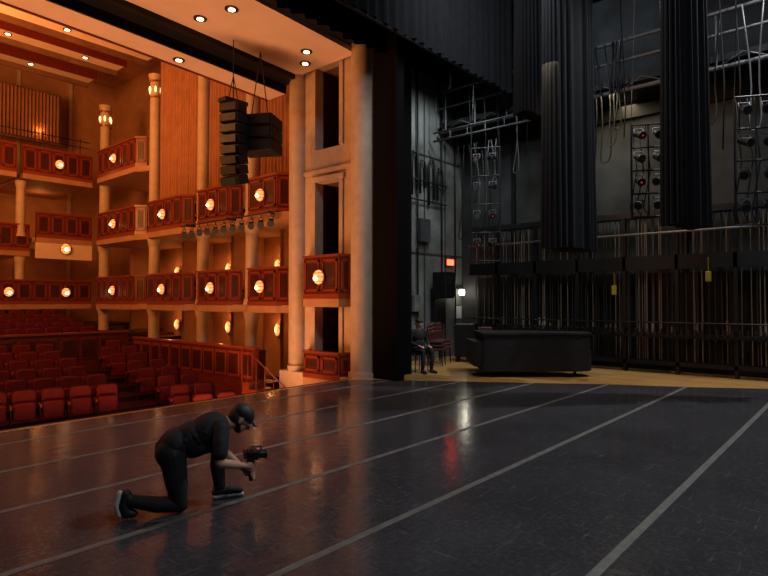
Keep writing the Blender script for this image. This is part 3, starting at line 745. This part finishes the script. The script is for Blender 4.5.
b.cyl((0,0,0.195),(0,0,0.385),0.019,M_black,T=T); b.rbox(0.01,0,0.425,0.10,0.12,0.08,0.015,M_black,T)
b.cyl((0.05,0,0.425),(0.12,0,0.42),0.034,M_dark,r1=0.040,T=T,n=18); b.cyl((0.12,0,0.42),(0.135,0,0.42),0.044,M_black,T=T,n=18)
b.tube([(0.0,0.04,0.46),(0.0,0.04,0.50),(0.08,0.04,0.50),(0.08,0.04,0.47)],0.009,M_black,T=T); b.rbox(-0.06,0.03,0.44,0.02,0.1,0.07,0.006,M_dark,T)
b.obj('video_camera')
# --- stagehand seated among the chairs in the wing
AX=[(1,0,0),(0,1,0),(0,0,1)]
prims=[]; O=(0.85,14.4); fa=math.radians(-60); GZ=0.0
el((0,0,0.56),(0.14,0.18,0.12),AX,PT)
el((0.02,0,0.72),(0.12,0.16,0.17),AX,SH); el((0.03,0,0.90),(0.12,0.18,0.17),AX,SH)
cap((0.02,0.13,1.0),(0.02,-0.13,1.0),0.075,0.075,SH); cap((0.02,0,1.04),(0.04,0,1.13),0.058,0.052,SK)
for s in (-1,1):
    chain([(0.0,0.095*s,0.54),(0.24,0.12*s,0.55),(0.43,0.13*s,0.53)],[0.095,0.085,0.065],PT)
    chain([(0.43,0.13*s,0.52),(0.44,0.13*s,0.3),(0.41,0.13*s,0.1)],[0.063,0.06,0.045],PT)
    chain([(0.38,0.13*s,0.045),(0.50,0.14*s,0.045),(0.60,0.15*s,0.035)],[0.042,0.043,0.033],SHOE)
    chain([(0.02,0.19*s,0.99),(0.03,0.235*s,0.86),(0.05,0.25*s,0.74),(0.18,0.20*s,0.70),(0.26,0.155*s,0.67)],[0.062,0.055,0.047,0.042,0.034],SH)
    cap((0.26,0.155*s,0.67),(0.31,0.13*s,0.65),0.026,0.025,SK)
    el((0.34,0.12*s,0.645),(0.045,0.035,0.018),AX,SK)
    for k in range(4): chain([(0.37,(0.145-0.018*k)*s,0.645),(0.41,(0.145-0.018*k)*s,0.64),(0.43,(0.145-0.018*k)*s,0.62)],[0.009,0.0085,0.0075],SK)
    chain([(0.33,0.10*s,0.65),(0.37,0.075*s,0.655)],[0.011,0.009],SK)
head((0.06,0,1.22),(0.96,0,-0.25),(0.25,0,0.96),hat=False,beard=False)
build_person('stagehand',0.007)
b=B(); p=L2W(0.0,0,0); angc=YAW-math.pi/2+fa
chair(b,p.x,p.y,0,angc+math.pi/2,M_plast,mf=M_dark); b.obj('stacking_chair')

# ================================================================ LIGHTS
def area(name,loc,tgt,size,power,col,sy=None):
    l=bpy.data.lights.new(name,'AREA'); l.energy=power; l.color=col; l.size=size
    if sy: l.shape='RECTANGLE'; l.size_y=sy
    o=bpy.data.objects.new(name,l); o.location=loc; o.rotation_euler=(Vector(tgt)-Vector(loc)).to_track_quat('-Z','Y').to_euler(); C.collection.objects.link(o); return o
def spotl(name,loc,tgt,power,col,ang=60,r=0.1,blend=0.5):
    l=bpy.data.lights.new(name,'SPOT'); l.energy=power; l.color=col; l.spot_size=math.radians(ang); l.spot_blend=blend; l.shadow_soft_size=r
    o=bpy.data.objects.new(name,l); o.location=loc; o.rotation_euler=(Vector(tgt)-Vector(loc)).to_track_quat('-Z','Y').to_euler(); C.collection.objects.link(o); return o
def pt(name,loc,power,col,r=0.08):
    l=bpy.data.lights.new(name,'POINT'); l.energy=power; l.color=col; l.shadow_soft_size=r
    o=bpy.data.objects.new(name,l); o.location=loc; C.collection.objects.link(o); return o
ORG=(1.0,0.34,0.08)
area('house_light',(2,16,9.8),(5,18,0),4,90,ORG)
area('offscreen_wall_fill',(-2,15,6.5),(10.3,16,6.2),3,680,ORG)  # added fill lamp out of view, warms the side wall and boxes
area('hidden_canopy_fill',(5,11.2,-2.0),(6,11,8),1.4,700,(1.0,0.42,0.18),sy=7)  # added lamp hidden below the stage edge, brightens the canopy underside
area('house_rear_light',(2,20,6),(9,27,6),2,210,ORG)
for (x,y,z) in sconce_pts: pt('sconce_glow',(x-0.4,y,z+0.25),14,ORG,0.06)
for z in (3.6,6.4,9.6): 
    for x in (6.3,9.0): pt('rear_glow',(x,27.8,z-0.3),10,ORG,0.08)
area('ceiling_uplight',(3,19,8.5),(8,21,12.5),3,430,ORG)
CW=(0.88,0.94,1.0)
area('stage_work_light',(4,-4,11.5),(5,1,0),2.2,400,CW)
spotl('overhead_work_light',(13.6,0.4,11.5),(9.5,2.5,0),2600,(0.95,0.97,1.0),84,0.12)
area('wing_work_light',(9.5,5.5,9.5),(16,6,4),1.5,220,CW)
spotl('wing_wall_light',(13,7.9,8.0),(13.8,10.4,5.2),330,(0.9,0.97,0.97),95,0.3)
area('rail_light',(14.2,5.0,6.9),(14.8,5,0),0.4,130,(1.0,0.80,0.48),sy=8)
pt('work_light_glow',(15.6,10.0,2.0),6,(1,0.9,0.7),0.04)
w=bpy.data.worlds.new('World'); sc.world=w; w.use_nodes=True; w.node_tree.nodes['Background'].inputs[0].default_value=(0.02,0.02,0.025,1); w.node_tree.nodes['Background'].inputs[1].default_value=0.2
sc.view_settings.view_transform='Standard'
# ================================================================ CAMERA
cd=bpy.data.cameras.new('camera'); cd.sensor_width=36; cd.lens=570/768*36; cd.clip_end=200
co=bpy.data.objects.new('camera',cd); co.location=(0,0,CH); co.rotation_euler=(math.radians(90+math.degrees(math.atan(12/570))),0,YAW-math.pi/2); C.collection.objects.link(co)
sc.camera=co
